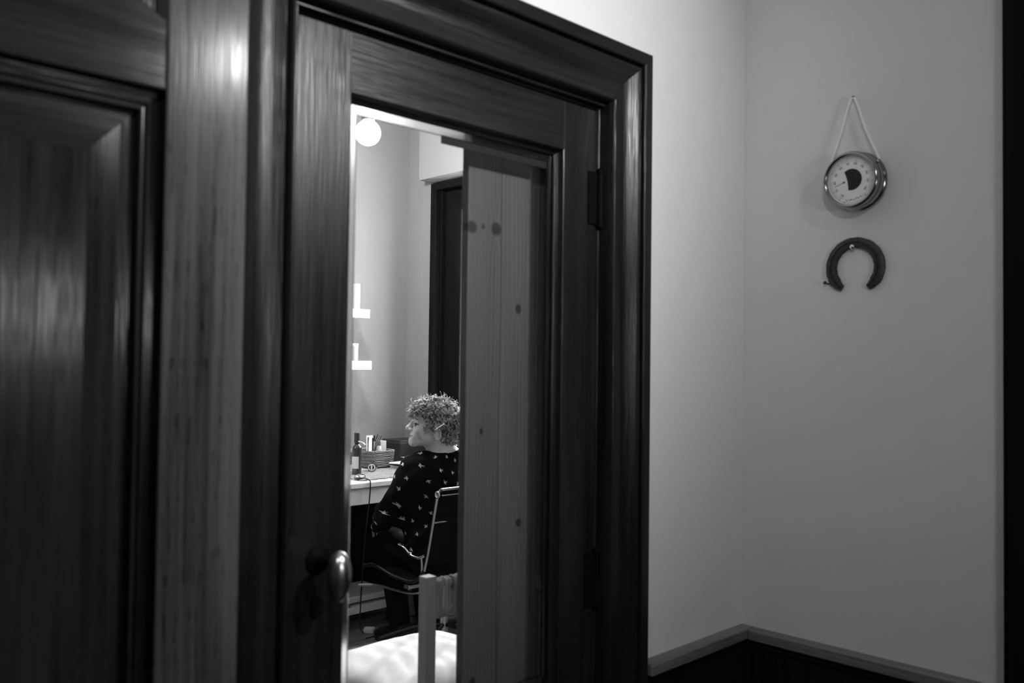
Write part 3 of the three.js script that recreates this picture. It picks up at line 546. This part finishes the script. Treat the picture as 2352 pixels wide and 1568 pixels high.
// ---------------------------------------------------------------- office chair: black slings in an aluminium frame
const SEAT = .40;
{
  const t = thing('office_chair', 'black office chair with polished aluminium frame under the woman', 'office chair');
  const xl = 2.432, xr = 2.90, xm = (xl + xr) / 2;
  // side rails: seat front, seat rear, up the back
  const rail = x => [[x, SEAT - .01, -2.02], [x, SEAT + .005, -1.95], [x, SEAT - .02, -1.78], [x, SEAT - .015, -1.64], [x, SEAT + .04, -1.575], [x, .52, -1.552], [x, .68, -1.515], [x, .79, -1.485], [x, .80, -1.47]];
  for (const x of [xl, xr]) { part(t, 'seat_rail', tube(rail(x).slice(0, 5), .0085, 40, 10), M.black); part(t, 'back_rail', tube(rail(x).slice(4), .006, 40, 10), M.aluminium); }
  // slings
  const sling = (ids, name) => { const pos = [], n = 14, L = new THREE.CatmullRomCurve3(rail(0).map(p => V(...p))).getPoints(48).slice(...ids); for (const p of L) for (let i = 0; i <= n; i++) { const u = i / n * 2 - 1; pos.push(xm + u * (xr - xl - .016) / 2, p.y + (name === 'seat_sling' ? -.018 * (1 - u * u) : 0), p.z + (name === 'seat_sling' ? 0 : .022 * (1 - u * u))); } const idx = []; for (let j = 0; j + 1 < L.length; j++) for (let i = 0; i < n; i++) { const a = j * (n + 1) + i; idx.push(a, a + 1, a + n + 1, a + 1, a + n + 2, a + n + 1); } const g = new THREE.BufferGeometry(); g.setAttribute('position', new THREE.Float32BufferAttribute(pos, 3)); g.setIndex(idx); g.computeVertexNormals(); part(t, name, g, M.sling); };
  sling([0, 22], 'seat_sling'); sling([26, 49], 'back_sling');
  part(t, 'back_bar', box(xl, xr, .795, .807, -1.478, -1.462, .004), M.aluminium);
  part(t, 'back_bar', box(xl + .01, xr - .01, .772, .778, -1.482, -1.472, .002), M.aluminium);
  part(t, 'back_bar', rod([xl, .655, -1.515], [xr, .655, -1.515], .004), M.aluminium);
  for (const x of [xl, xr]) { part(t, 'pivot_ring', new THREE.TorusGeometry(.012, .0045, 8, 24).rotateY(Math.PI / 2).translate(x - .006, .778, -1.488), M.chrome); part(t, 'arm_bracket', tube([[x - .01, .53, -1.745], [x - .012, .522, -1.70], [x - .012, .50, -1.66], [x - .01, .495, -1.6], [x - .005, .51, -1.565]], .0075, 24, 8), M.chrome); part(t, 'strut', rod([x, .50, -1.595], [x, SEAT - .03, -1.59], .006), M.aluminium); part(t, 'bolt', new THREE.SphereGeometry(.011, 12, 10).translate(x - .01, .503, -1.66), M.chrome); }
  part(t, 'seat_beam', box(xl, xr, SEAT - .06, SEAT - .04, -1.72, -1.68, .005), M.aluminium);
  part(t, 'pedestal', rod([xm, .09, -1.72], [xm, SEAT - .05, -1.72], .022, .02, 20), M.aluminium);
  for (let k = 0; k < 5; k++) { const a = k / 5 * 2 * Math.PI + 2.55, dx = Math.cos(a), dz = Math.sin(a); part(t, 'base_leg', tube([[xm, .14, -1.72], [xm + dx * .12, .13, -1.72 + dz * .12], [xm + dx * .24, .095, -1.72 + dz * .24], [xm + dx * .29, .08, -1.72 + dz * .29]], .011, 20, 8), M.black); const c = part(t, 'castor', new THREE.CylinderGeometry(.025, .025, .03, 18).rotateZ(Math.PI / 2).translate(0, .025, 0), M.black); c.position.set(xm + dx * .29, 0, -1.72 + dz * .29); c.rotation.y = a; part(t, 'castor_stem', rod([xm + dx * .29, .03, -1.72 + dz * .29], [xm + dx * .29, .08, -1.72 + dz * .29], .006), M.black); }
  part(t, 'front_tie', tube([[2.445, .287, -2.08], [2.486, .292, -2.02], [2.50, .292, -1.96], [2.512, .297, -1.763], [2.53, .31, -1.71], [xm, .32, -1.72]], .007, 40, 8), M.aluminium);
}
// ---------------------------------------------------------------- the woman at the desk
const smin = (a, b, k) => { const h = Math.max(k - Math.abs(a - b), 0) / k; return Math.min(a, b) - h * h * k * .25; };
const smax = (a, b, k) => -smin(-a, -b, k);
function cap(p, a, b, ra, rb) { // tapered capsule
  const bx = b[0] - a[0], by = b[1] - a[1], bz = b[2] - a[2], px = p[0] - a[0], py = p[1] - a[1], pz = p[2] - a[2];
  let t = (px * bx + py * by + pz * bz) / (bx * bx + by * by + bz * bz || 1e-9); t = Math.max(0, Math.min(1, t));
  return Math.hypot(px - bx * t, py - by * t, pz - bz * t) - (ra + (rb - ra) * t);
}
function ell(p, c, r) { const x = (p[0] - c[0]) / r[0], y = (p[1] - c[1]) / r[1], z = (p[2] - c[2]) / r[2], k0 = Math.hypot(x, y, z), k1 = Math.hypot(x / r[0], y / r[1], z / r[2]); return k0 < 1e-6 ? -Math.min(...r) : k0 * (k0 - 1) / k1; }
function netMesh(f, lo, hi, cell, xf) { // surface nets
  const n = [0, 1, 2].map(k => Math.ceil((hi[k] - lo[k]) / cell) + 1), N = n[0] * n[1] * n[2], F = new Float32Array(N), id = (i, j, k) => i + n[0] * (j + n[1] * k), p = [0, 0, 0];
  for (let k = 0; k < n[2]; k++) for (let j = 0; j < n[1]; j++) for (let i = 0; i < n[0]; i++) { p[0] = lo[0] + i * cell; p[1] = lo[1] + j * cell; p[2] = lo[2] + k * cell; F[id(i, j, k)] = f(p); }
  const vid = new Int32Array(N).fill(-1), pos = [], idx = [];
  const E = [[0, 1], [0, 2], [0, 4], [1, 3], [1, 5], [2, 3], [2, 6], [3, 7], [4, 5], [4, 6], [5, 7], [6, 7]];
  for (let k = 0; k + 1 < n[2]; k++) for (let j = 0; j + 1 < n[1]; j++) for (let i = 0; i + 1 < n[0]; i++) {
    const c = []; let neg = 0; for (let q = 0; q < 8; q++) { const v = F[id(i + (q & 1), j + (q >> 1 & 1), k + (q >> 2))]; c.push(v); if (v < 0) neg++; }
    if (!neg || neg === 8) continue;
    let x = 0, y = 0, z = 0, m = 0;
    for (const [a, b] of E) if ((c[a] < 0) !== (c[b] < 0)) { const t = c[a] / (c[a] - c[b]); x += (a & 1) + t * ((b & 1) - (a & 1)); y += (a >> 1 & 1) + t * ((b >> 1 & 1) - (a >> 1 & 1)); z += (a >> 2) + t * ((b >> 2) - (a >> 2)); m++; }
    vid[id(i, j, k)] = pos.length / 3; pos.push(lo[0] + (i + x / m) * cell, lo[1] + (j + y / m) * cell, lo[2] + (k + z / m) * cell);
  }
  const st = [1, n[0], n[0] * n[1]];
  for (let k = 1; k + 1 < n[2]; k++) for (let j = 1; j + 1 < n[1]; j++) for (let i = 1; i + 1 < n[0]; i++) { const o = id(i, j, k); for (let a = 0; a < 3; a++) { const b = (a + 1) % 3, c = (a + 2) % 3, s0 = F[o] < 0, s1 = F[o + st[a]] < 0; if (s0 === s1) continue; const v0 = vid[o], v1 = vid[o - st[b]], v2 = vid[o - st[b] - st[c]], v3 = vid[o - st[c]]; if (v0 < 0 || v1 < 0 || v2 < 0 || v3 < 0) continue; s0 ? idx.push(v0, v1, v2, v0, v2, v3) : idx.push(v0, v2, v1, v0, v3, v2); } }
  const g = new THREE.BufferGeometry(); g.setAttribute('position', new THREE.Float32BufferAttribute(pos, 3)); g.setIndex(idx); g.computeVertexNormals();
  if (xf) g.applyMatrix4(xf); return g;
}
{
  const W = thing('person', 'woman with short curly hair in a dark bird-print blouse at the desk', 'person');
  // head in its own frame: +z the face, +y up, +x her left
  const HC = V(2.5585, 1.062, -1.685), face = V(-.894, .095, -.447).normalize(), up0 = V(0, 1, 0), left = new THREE.Vector3().crossVectors(up0, face).normalize(), upv = new THREE.Vector3().crossVectors(face, left);
  const HM = new THREE.Matrix4().makeBasis(left, upv, face).setPosition(HC);
  const S = (p, c, r) => Math.hypot(p[0] - c[0], p[1] - c[1], p[2] - c[2]) - r;
  const headSDF = q => {
    const p = [Math.abs(q[0]), q[1], q[2]];
    let d = ell(p, [0, .022, -.012], [.070, .085, .092]);
    d = smin(d, ell(p, [0, -.025, .035], [.057, .075, .058]), .03);
    d = smin(d, cap(p, [.048, -.055, .0], [.012, -.088, .078], .016, .015), .03);
    d = smin(d, S(p, [0, -.086, .084], .017), .022);
    d = smin(d, S(p, [.034, -.036, .068], .024), .022);
    d = smin(d, cap(p, [.036, .016, .074], [.0, .013, .087], .011, .010), .014);
    d = smin(d, ell(p, [0, .045, .055], [.05, .045, .04]), .03);
    d = smax(d, -S(p, [.031, -.007, .104], .0165), .012);                     // eye hollow
    d = smin(d, cap(p, [0, .004, .090], [0, -.024, .112], .0075, .0095), .010); // nose
    d = smin(d, S(p, [0, -.027, .1125], .0105), .006);
    d = smin(d, ell(p, [.0105, -.033, .101], [.008, .0075, .011]), .006);
    d = smax(d, -ell(p, [.0065, -.0395, .1075], [.004, .003, .006]), .003);
    d = smin(d, ell(p, [0, -.062, .082], [.028, .020, .017]), .014);            // muzzle
    d = smin(d, cap(p, [.020, -.057, .088], [0, -.0565, .0995], .0035, .0052), .005);
    d = smin(d, cap(p, [.017, -.068, .087], [0, -.0685, .0975], .004, .0062), .005);
    d = smax(d, -cap(p, [.025, -.0575, .084], [0, -.0628, .1045], .0018, .0022), .003);
    d = Math.min(d, S(p, [.0305, -.0085, .0758], .0133));                       // eyeball
    d = smin(d, cap(p, [.019, .0005, .0865], [.0425, -.001, .0765], .0032, .003), .003); // upper lid
    d = smin(d, cap(p, [.020, -.0185, .0845], [.041, -.0175, .0765], .0026, .0024), .004);
    // ear: rim, inner ridge, lobe, hollow
    const ey = (p[1] + .037) / .0235, ez = (p[2] + .007 - .12 * (p[1] + .04)) / .0145, er = Math.hypot(ey, ez), ex = .0765 + .10 * Math.max(0, -p[2]);
    let e = Math.hypot((er - 1) * .0165, p[0] - ex - .002) - .0034;
    e = smin(e, Math.hypot((Math.hypot(ey * 1.5, (ez - .25) * 1.7) - 1) * .010, p[0] - ex + .0005) - .0022, .003);
    e = smin(e, smax(Math.abs(p[0] - ex + .004) - .0022, (er - 1) * .016, .002), .003);
    e = smin(e, ell(p, [.0765, -.060, -.002], [.0045, .0085, .0065]), .005);
    e = smin(e, ell(p, [.073, -.041, .011], [.005, .007, .0045]), .005);
    d = smin(d, e, .006);
    d = smin(d, cap(p, [0, -.06, -.028], [0, -.20, -.050], .052, .056), .03);    // neck
    return d;
  };
  const headGeo = netMesh(headSDF, [-.1, -.19, -.115], [.1, .115, .135], .0018);
  { const p = headGeo.attributes.position, col = new Float32Array(p.count * 3);
    for (let i = 0; i < p.count; i++) {
      const x = Math.abs(p.getX(i)), y = p.getY(i), z = p.getZ(i); let c = .5;
      const dx = x - .0305, dy = y + .0085, dz = z - .0758, eye = Math.hypot(dx, dy, dz);
      const seg = (ax, ay, bx, by) => { const t = Math.max(0, Math.min(1, ((x - ax) * (bx - ax) + (y - ay) * (by - ay)) / ((bx - ax) ** 2 + (by - ay) ** 2))); return Math.hypot(x - ax - t * (bx - ax), y - ay - t * (by - ay)); };
      if (eye < .0139) { const sx = p.getX(i) > 0 ? 1 : -1, g = (dx * .12 * sx + dy * .08 + dz) / eye / 1.01; c = g > .93 ? .004 : g > .8 ? .018 : .25; }
      if (z > .06 && eye > .0128 && eye < .02 && y > -.008) { const l = Math.min(seg(.0185, -.005, .03, -.0008), seg(.03, -.0008, .0465, -.0065)); if (l < .0024) c = .015; }
      if (z > .04) { const w = Math.min(seg(.013, .0165, .03, .0225), seg(.03, .0225, .047, .0165)); if (w < .0034) c = Math.min(c, .09 + .12 * w / .0034); }
      if (z > .078 && x < .0255) { const my = -.0628 + 18 * x * x * .5, up = my + .0072 - x * .22, lo = my - .0088 + x * .26; if (y < up && y > lo) c = Math.abs(y - my) < .0017 && x < .017 ? .42 : Math.abs(y - my) < .0028 ? .06 : .2; }
      col[i * 3] = col[i * 3 + 1] = col[i * 3 + 2] = c;
    }
    headGeo.setAttribute('color', new THREE.BufferAttribute(col, 3)); headGeo.applyMatrix4(HM); }
  // skeleton of the seated body
  const J = { pel: [2.66, .475, -1.675], sp: [2.655, .64, -1.668], ch: [2.635, .80, -1.672], nb: [2.602, .915, -1.664], sL: [2.462, .855, -1.69], sR: [2.80, .862, -1.655], eL: [2.418, .655, -1.83], wL: [2.50, .575, -1.99], eR: [2.94, 1.02, -1.52], wR: [2.745, 1.10, -1.585], hL: [2.575, .465, -1.64], hR: [2.745, .465, -1.64], kL: [2.56, .485, -1.99], kR: [2.75, .485, -2.02], aL: [2.58, .09, -1.93], aR: [2.76, .09, -1.96], tL: [2.57, .035, -2.06], tR: [2.77, .035, -2.1] };
  const torso = (p, g) => { let d = cap(p, J.pel, J.sp, .118 + g, .112 + g); d = smin(d, cap(p, [J.pel[0] - .07, J.pel[1], J.pel[2]], [J.pel[0] + .07, J.pel[1], J.pel[2]], .105 + g, .105 + g), .05); d = smin(d, cap(p, J.sp, J.ch, .118 + g, .108 + g), .06); d = smin(d, cap(p, [J.ch[0] - .08, J.ch[1], J.ch[2]], [J.ch[0] + .08, J.ch[1], J.ch[2]], .092 + g, .092 + g), .06); d = smin(d, cap(p, J.sL, J.nb, .053 + g, .048 + g), .05); d = smin(d, cap(p, J.sR, J.nb, .053 + g, .048 + g), .05); return d; };
  const arms = (p, g, k) => { let d = cap(p, J.sL, J.eL, .05 + g, .040 + g); d = smin(d, cap(p, J.eL, J.wL, .039 + g, .027 + g * k), .03); d = Math.min(d, smin(cap(p, J.sR, J.eR, .05 + g, .040 + g), cap(p, J.eR, J.wR, .039 + g, .027 + g * k), .03)); return d; };
  const legs = (p, g) => { let d = cap(p, J.hL, J.kL, .078 + g, .057 + g); d = smin(d, cap(p, J.kL, J.aL, .052 + g, .036 + g), .03); let e = cap(p, J.hR, J.kR, .078 + g, .057 + g); e = smin(e, cap(p, J.kR, J.aR, .052 + g, .036 + g), .03); return Math.min(d, e); };
  const bodySDF = p => { let d = smin(torso(p, 0), arms(p, 0, 1), .05); d = smin(d, legs(p, 0), .04); d = Math.min(d, smin(cap(p, J.aL, J.tL, .034, .028), cap(p, J.aR, J.tR, .034, .028), .001)); d = smin(d, cap(p, J.nb, [HC.x + .04, .94, HC.z + .03], .05, .05), .04); return d; };
  const bodyGeo = netMesh(bodySDF, [2.34, -.01, -2.26], [3.02, 1.16, -1.44], .011);
  // hands: palm with five bent fingers each
  const hand = (wrist, dir, nrm, curl, spread) => { // dir along the palm, nrm out of the back of the hand
    const D = V(...dir).normalize(), Nn = V(...nrm); Nn.addScaledVector(D, -Nn.dot(D)).normalize(); const Sd = new THREE.Vector3().crossVectors(D, Nn), w = V(...wrist);
    const at = (a, s, n) => { const v = w.clone().addScaledVector(D, a).addScaledVector(Sd, s).addScaledVector(Nn, n); return [v.x, v.y, v.z]; };
    const segs = [[at(-.01, 0, 0), at(.03, .0, 0), .024, .022], [at(.03, -.024, 0), at(.075, -.028, .002), .014, .011], [at(.03, -.008, 0), at(.08, -.009, .003), .014, .011], [at(.03, .008, 0), at(.078, .01, .003), .014, .011], [at(.03, .022, 0), at(.07, .027, .001), .013, .010]];
    const L = [[-.028, .036, .022, .018, .075], [-.009, .041, .025, .02, .08], [.010, .038, .023, .019, .078], [.027, .03, .018, .016, .07]];
    for (const [s, a, b, c, base] of L) { let ang = curl * .5, x = base, n = .002, sx = s, q = at(x, sx, n), r = .0088; for (const l of [a, b, c]) { x += Math.cos(ang) * l; n -= Math.sin(ang) * l; sx += s * spread * .25; const q2 = at(x, sx, n); segs.push([q, q2, r, r * .92]); q = q2; r *= .92; ang += curl; } }
    segs.push([at(.005, .02, -.006), at(.035, .042, -.014), .012, .0105], [at(.035, .042, -.014), at(.065, .046, -.022), .0105, .009]);
    const lo = [1e9, 1e9, 1e9], hi = [-1e9, -1e9, -1e9]; for (const [a, b] of segs) for (const v of [a, b]) for (let k = 0; k < 3; k++) { lo[k] = Math.min(lo[k], v[k] - .034); hi[k] = Math.max(hi[k], v[k] + .034); }
    return netMesh(p => { let d = 1; segs.slice(0, 5).forEach(s => d = smin(d, cap(p, ...s), .012)); let f = 1; segs.slice(5).forEach((s, i) => f = Math.min(f, cap(p, ...s))); return smin(d, f, .006); }, lo, hi, .003);
  };
  const toHead = (x, y, z) => { const v = V(x, y, z).applyMatrix4(HM); return [v.x, v.y, v.z]; };
  const hR = hand(J.wR, [-.85, .28, -.25], [.35, .9, .35], .55, .1), hL = hand(J.wL, [.5, -.3, -.75], [0, 1, -.2], .35, .1);
  for (const g of [bodyGeo, hR, hL]) { const c = new Float32Array(g.attributes.position.count * 3).fill(.5); g.setAttribute('color', new THREE.BufferAttribute(c, 3)); }
  const whole = mergeGeometries([headGeo, bodyGeo, hR, hL]);
  part(W, 'body', whole, new THREE.MeshPhysicalMaterial({ vertexColors: true, roughness: .5, side: THREE.DoubleSide }));
  // blouse with small pale birds
  const birds = canvasTex(1024, 1024, (c, w) => {
    c.fillStyle = '#0a0a0a'; c.fillRect(0, 0, w, w); let s0 = 5; const r = () => { s0 = (s0 * 16807) % 2147483647; return s0 / 2147483647; };
    for (let j = 0; j < 6; j++) for (let i = 0; i < 6; i++) { c.save(); c.translate((i + .5 + (j % 2) * .5 + (r() - .5) * .35) * w / 6, (j + .5 + (r() - .5) * .35) * w / 6); c.rotate(r() * 6.3); c.scale(1.05, 1.05); c.fillStyle = `rgb(${150 + r() * 50 | 0},${150 + r() * 50 | 0},150)`.replace(/rgb\((\d+),\d+,\d+\)/, 'rgb($1,$1,$1)'); c.beginPath(); c.moveTo(0, -20); c.quadraticCurveTo(8, -8, 34, -14); c.quadraticCurveTo(16, 0, 8, 4); c.lineTo(14, 30); c.lineTo(2, 14); c.lineTo(-8, 30); c.lineTo(-5, 4); c.quadraticCurveTo(-18, 4, -32, 10); c.quadraticCurveTo(-14, -12, 0, -20); c.fill(); c.restore(); }
  });
  const blouseSDF = p => { let d = smin(torso(p, .012), arms(p, .014, 1.2), .05); d = smin(d, cap(p, [2.545, .76, -1.71], [2.55, .5, -1.72], .085, .10), .06); const fold = .0035 * Math.sin(p[1] * 60 + p[0] * 30 + 2 * Math.sin(p[2] * 40)) + .003 * Math.sin(p[0] * 70 - p[1] * 35); d -= fold; const neck = Math.hypot((p[0] - 2.598) / .088, (p[1] - .968) / .050, (p[2] + 1.672) / .085) - 1; d = smax(d, -neck * .07, .006); d = Math.max(d, .46 - p[1]); return d; };
  const bg = netMesh(p => { const w = Math.min(Math.hypot(p[0] - J.wL[0], p[1] - J.wL[1], p[2] - J.wL[2]), Math.hypot(p[0] - J.wR[0], p[1] - J.wR[1], p[2] - J.wR[2])); return Math.max(blouseSDF(p), .045 - w); }, [2.32, .44, -2.06], [3.04, 1.2, -1.42], .008);
  { const p = bg.attributes.position, n = bg.attributes.normal, uv = new Float32Array(p.count * 2); for (let i = 0; i < p.count; i++) { const th = Math.atan2(p.getX(i) - 2.64, p.getZ(i) + 1.69); uv[i * 2] = th * .17 / .36; uv[i * 2 + 1] = (p.getY(i) - .35 * Math.hypot(p.getX(i) - 2.64, p.getZ(i) + 1.69)) / .36; } bg.setAttribute('uv', new THREE.BufferAttribute(uv, 2)); }
  part(W, 'blouse', bg, phy(1, .9, { map: birds, specularIntensity: .15 }));
  part(W, 'trousers', netMesh(p => { let d = smin(legs(p, .012), cap(p, [2.59, .475, -1.675], [2.73, .475, -1.675], .125, .125), .04); return Math.max(d, .05 - p[1], p[1] - .60); }, [2.36, .03, -2.2], [2.96, .62, -1.44], .011), phy(.006, .95, { specularIntensity: .1 }));
  part(W, 'shoes', netMesh(p => Math.min(cap(p, [J.aL[0], .075, J.aL[2] + .02], J.tL, .052, .038), cap(p, [J.aR[0], .075, J.aR[2] + .02], J.tR, .052, .038)), [2.5, -.01, -2.18], [2.84, .15, -1.84], .008), M.black);
  // hair: a cap and several hundred curls
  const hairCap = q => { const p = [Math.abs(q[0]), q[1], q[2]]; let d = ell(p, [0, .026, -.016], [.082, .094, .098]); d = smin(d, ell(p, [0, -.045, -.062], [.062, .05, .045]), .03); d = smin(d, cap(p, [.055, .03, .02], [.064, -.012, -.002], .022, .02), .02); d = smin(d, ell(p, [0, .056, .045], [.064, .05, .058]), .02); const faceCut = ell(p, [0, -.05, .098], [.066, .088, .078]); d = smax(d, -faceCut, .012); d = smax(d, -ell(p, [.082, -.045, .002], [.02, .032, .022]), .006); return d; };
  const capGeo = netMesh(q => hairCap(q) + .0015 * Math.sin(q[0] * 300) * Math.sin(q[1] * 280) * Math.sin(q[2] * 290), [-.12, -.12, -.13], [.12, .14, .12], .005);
  const curls = [capGeo.toNonIndexed()]; curls[0].deleteAttribute('uv'); const tint = (g, v) => g.setAttribute('color', new THREE.BufferAttribute(new Float32Array(g.attributes.position.count * 3).fill(v), 3)); tint(curls[0], .07);  // cap coloured dark to stand in for shade between the curls
  const grad = (f, p) => { const e = .002, g = V(f([p[0] + e, p[1], p[2]]) - f([p[0] - e, p[1], p[2]]), f([p[0], p[1] + e, p[2]]) - f([p[0], p[1] - e, p[2]]), f([p[0], p[1], p[2] + e]) - f([p[0], p[1], p[2] - e])); return g.normalize(); };
  const cp = capGeo.attributes.position, base = [];
  while (base.length < 820) { const i = Math.floor(rnd() * cp.count), p = [cp.getX(i), cp.getY(i), cp.getZ(i)]; if (p[2] > .05 && p[1] < .035) continue; if (p[1] < -.088) continue; if (Math.abs(p[0]) > .058 && p[1] < -.012 && p[1] > -.085 && p[2] > -.032) continue; base.push(p); }
  const strand = (pts, rad, tone) => { const g = new THREE.TubeGeometry(new THREE.CatmullRomCurve3(pts), 14, rad, 3, false).toNonIndexed(); g.deleteAttribute('uv'); tint(g, tone); curls.push(g); };
  const lock = (p, N, len, turns, R0, drop, count, flat) => {
    const ref = V(rr(-1, 1), rr(-1, 1), rr(-1, 1)).normalize(), A = N.clone().multiplyScalar(flat).add(ref.multiplyScalar(1 - flat)).normalize();   // axis of the coil
    const s = new THREE.Vector3().crossVectors(A, V(.3, .9, .2)).normalize(), b = new THREE.Vector3().crossVectors(A, s), ph = rr(0, 6.28), tone = rr(.26, .68);
    for (let q = 0; q < count; q++) {
      const jr = rr(.75, 1.2), jp = ph + rr(-.35, .35), jl = rr(.8, 1.15), ox = rr(-.0025, .0025), oy = rr(-.0025, .0025), pts = [];
      for (let k = 0; k <= 9; k++) { const t = k / 9, a = jp + t * turns * 6.283, R = R0 * jr * (.3 + .7 * t), v = p.clone().addScaledVector(N, -.003 + len * jl * (t - .4 * t * t)).addScaledVector(s, ox + R * (Math.cos(a) - .3 * Math.cos(jp))).addScaledVector(b, oy + R * (Math.sin(a) - .3 * Math.sin(jp))); v.y -= drop * t * t; pts.push(v); }
      strand(pts, rr(.0005, .0010), Math.min(.85, tone * rr(.8, 1.25)));
    }
  };
  base.forEach(p => { const low = p[1] < -.03; lock(V(...p), grad(hairCap, p), rr(.014, .034) * (low ? .7 : 1), rr(.6, 1.5), rr(.006, .013), rr(.004, .014), 7, rr(.2, .9)); });
  for (let n = 0; n < 60; n++) { const u = rr(-1, 1), p = V(u * .058, .062 - .012 * u * u + rr(-.01, .012), .094 - .034 * u * u); lock(p, V(u * .5, .25, 1).normalize(), rr(.014, .026), rr(.7, 1.3), rr(.006, .011), rr(.018, .034), 7, rr(.1, .6)); }
  for (let n = 0; n < 420; n++) { const p = base[n % base.length]; if (p[1] < -.02) continue; lock(V(...p), grad(hairCap, p), rr(.034, .054), rr(.4, 1.1), rr(.004, .012), 0, 1, rr(.1, .6)); }   // loose flyaway hairs
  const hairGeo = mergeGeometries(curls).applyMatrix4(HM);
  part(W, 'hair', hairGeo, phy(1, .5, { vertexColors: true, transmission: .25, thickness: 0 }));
  // pencil tucked behind the ear
  const pc = thing('pencil', 'pale pencil tucked into her hair above the ear', 'pencil');
  const a = toHead(.108, -.018, .012), b = toHead(.116, .012, -.024);
  part(pc, 'shaft', rod(a, b, .0022, .0022, 8), M.paper); part(pc, 'ferrule', rod(a, a.map((v, i) => v + (a[i] - b[i]) * .12), .0026, .0026, 8), M.chrome);
}
renderer.render(scene, camera);
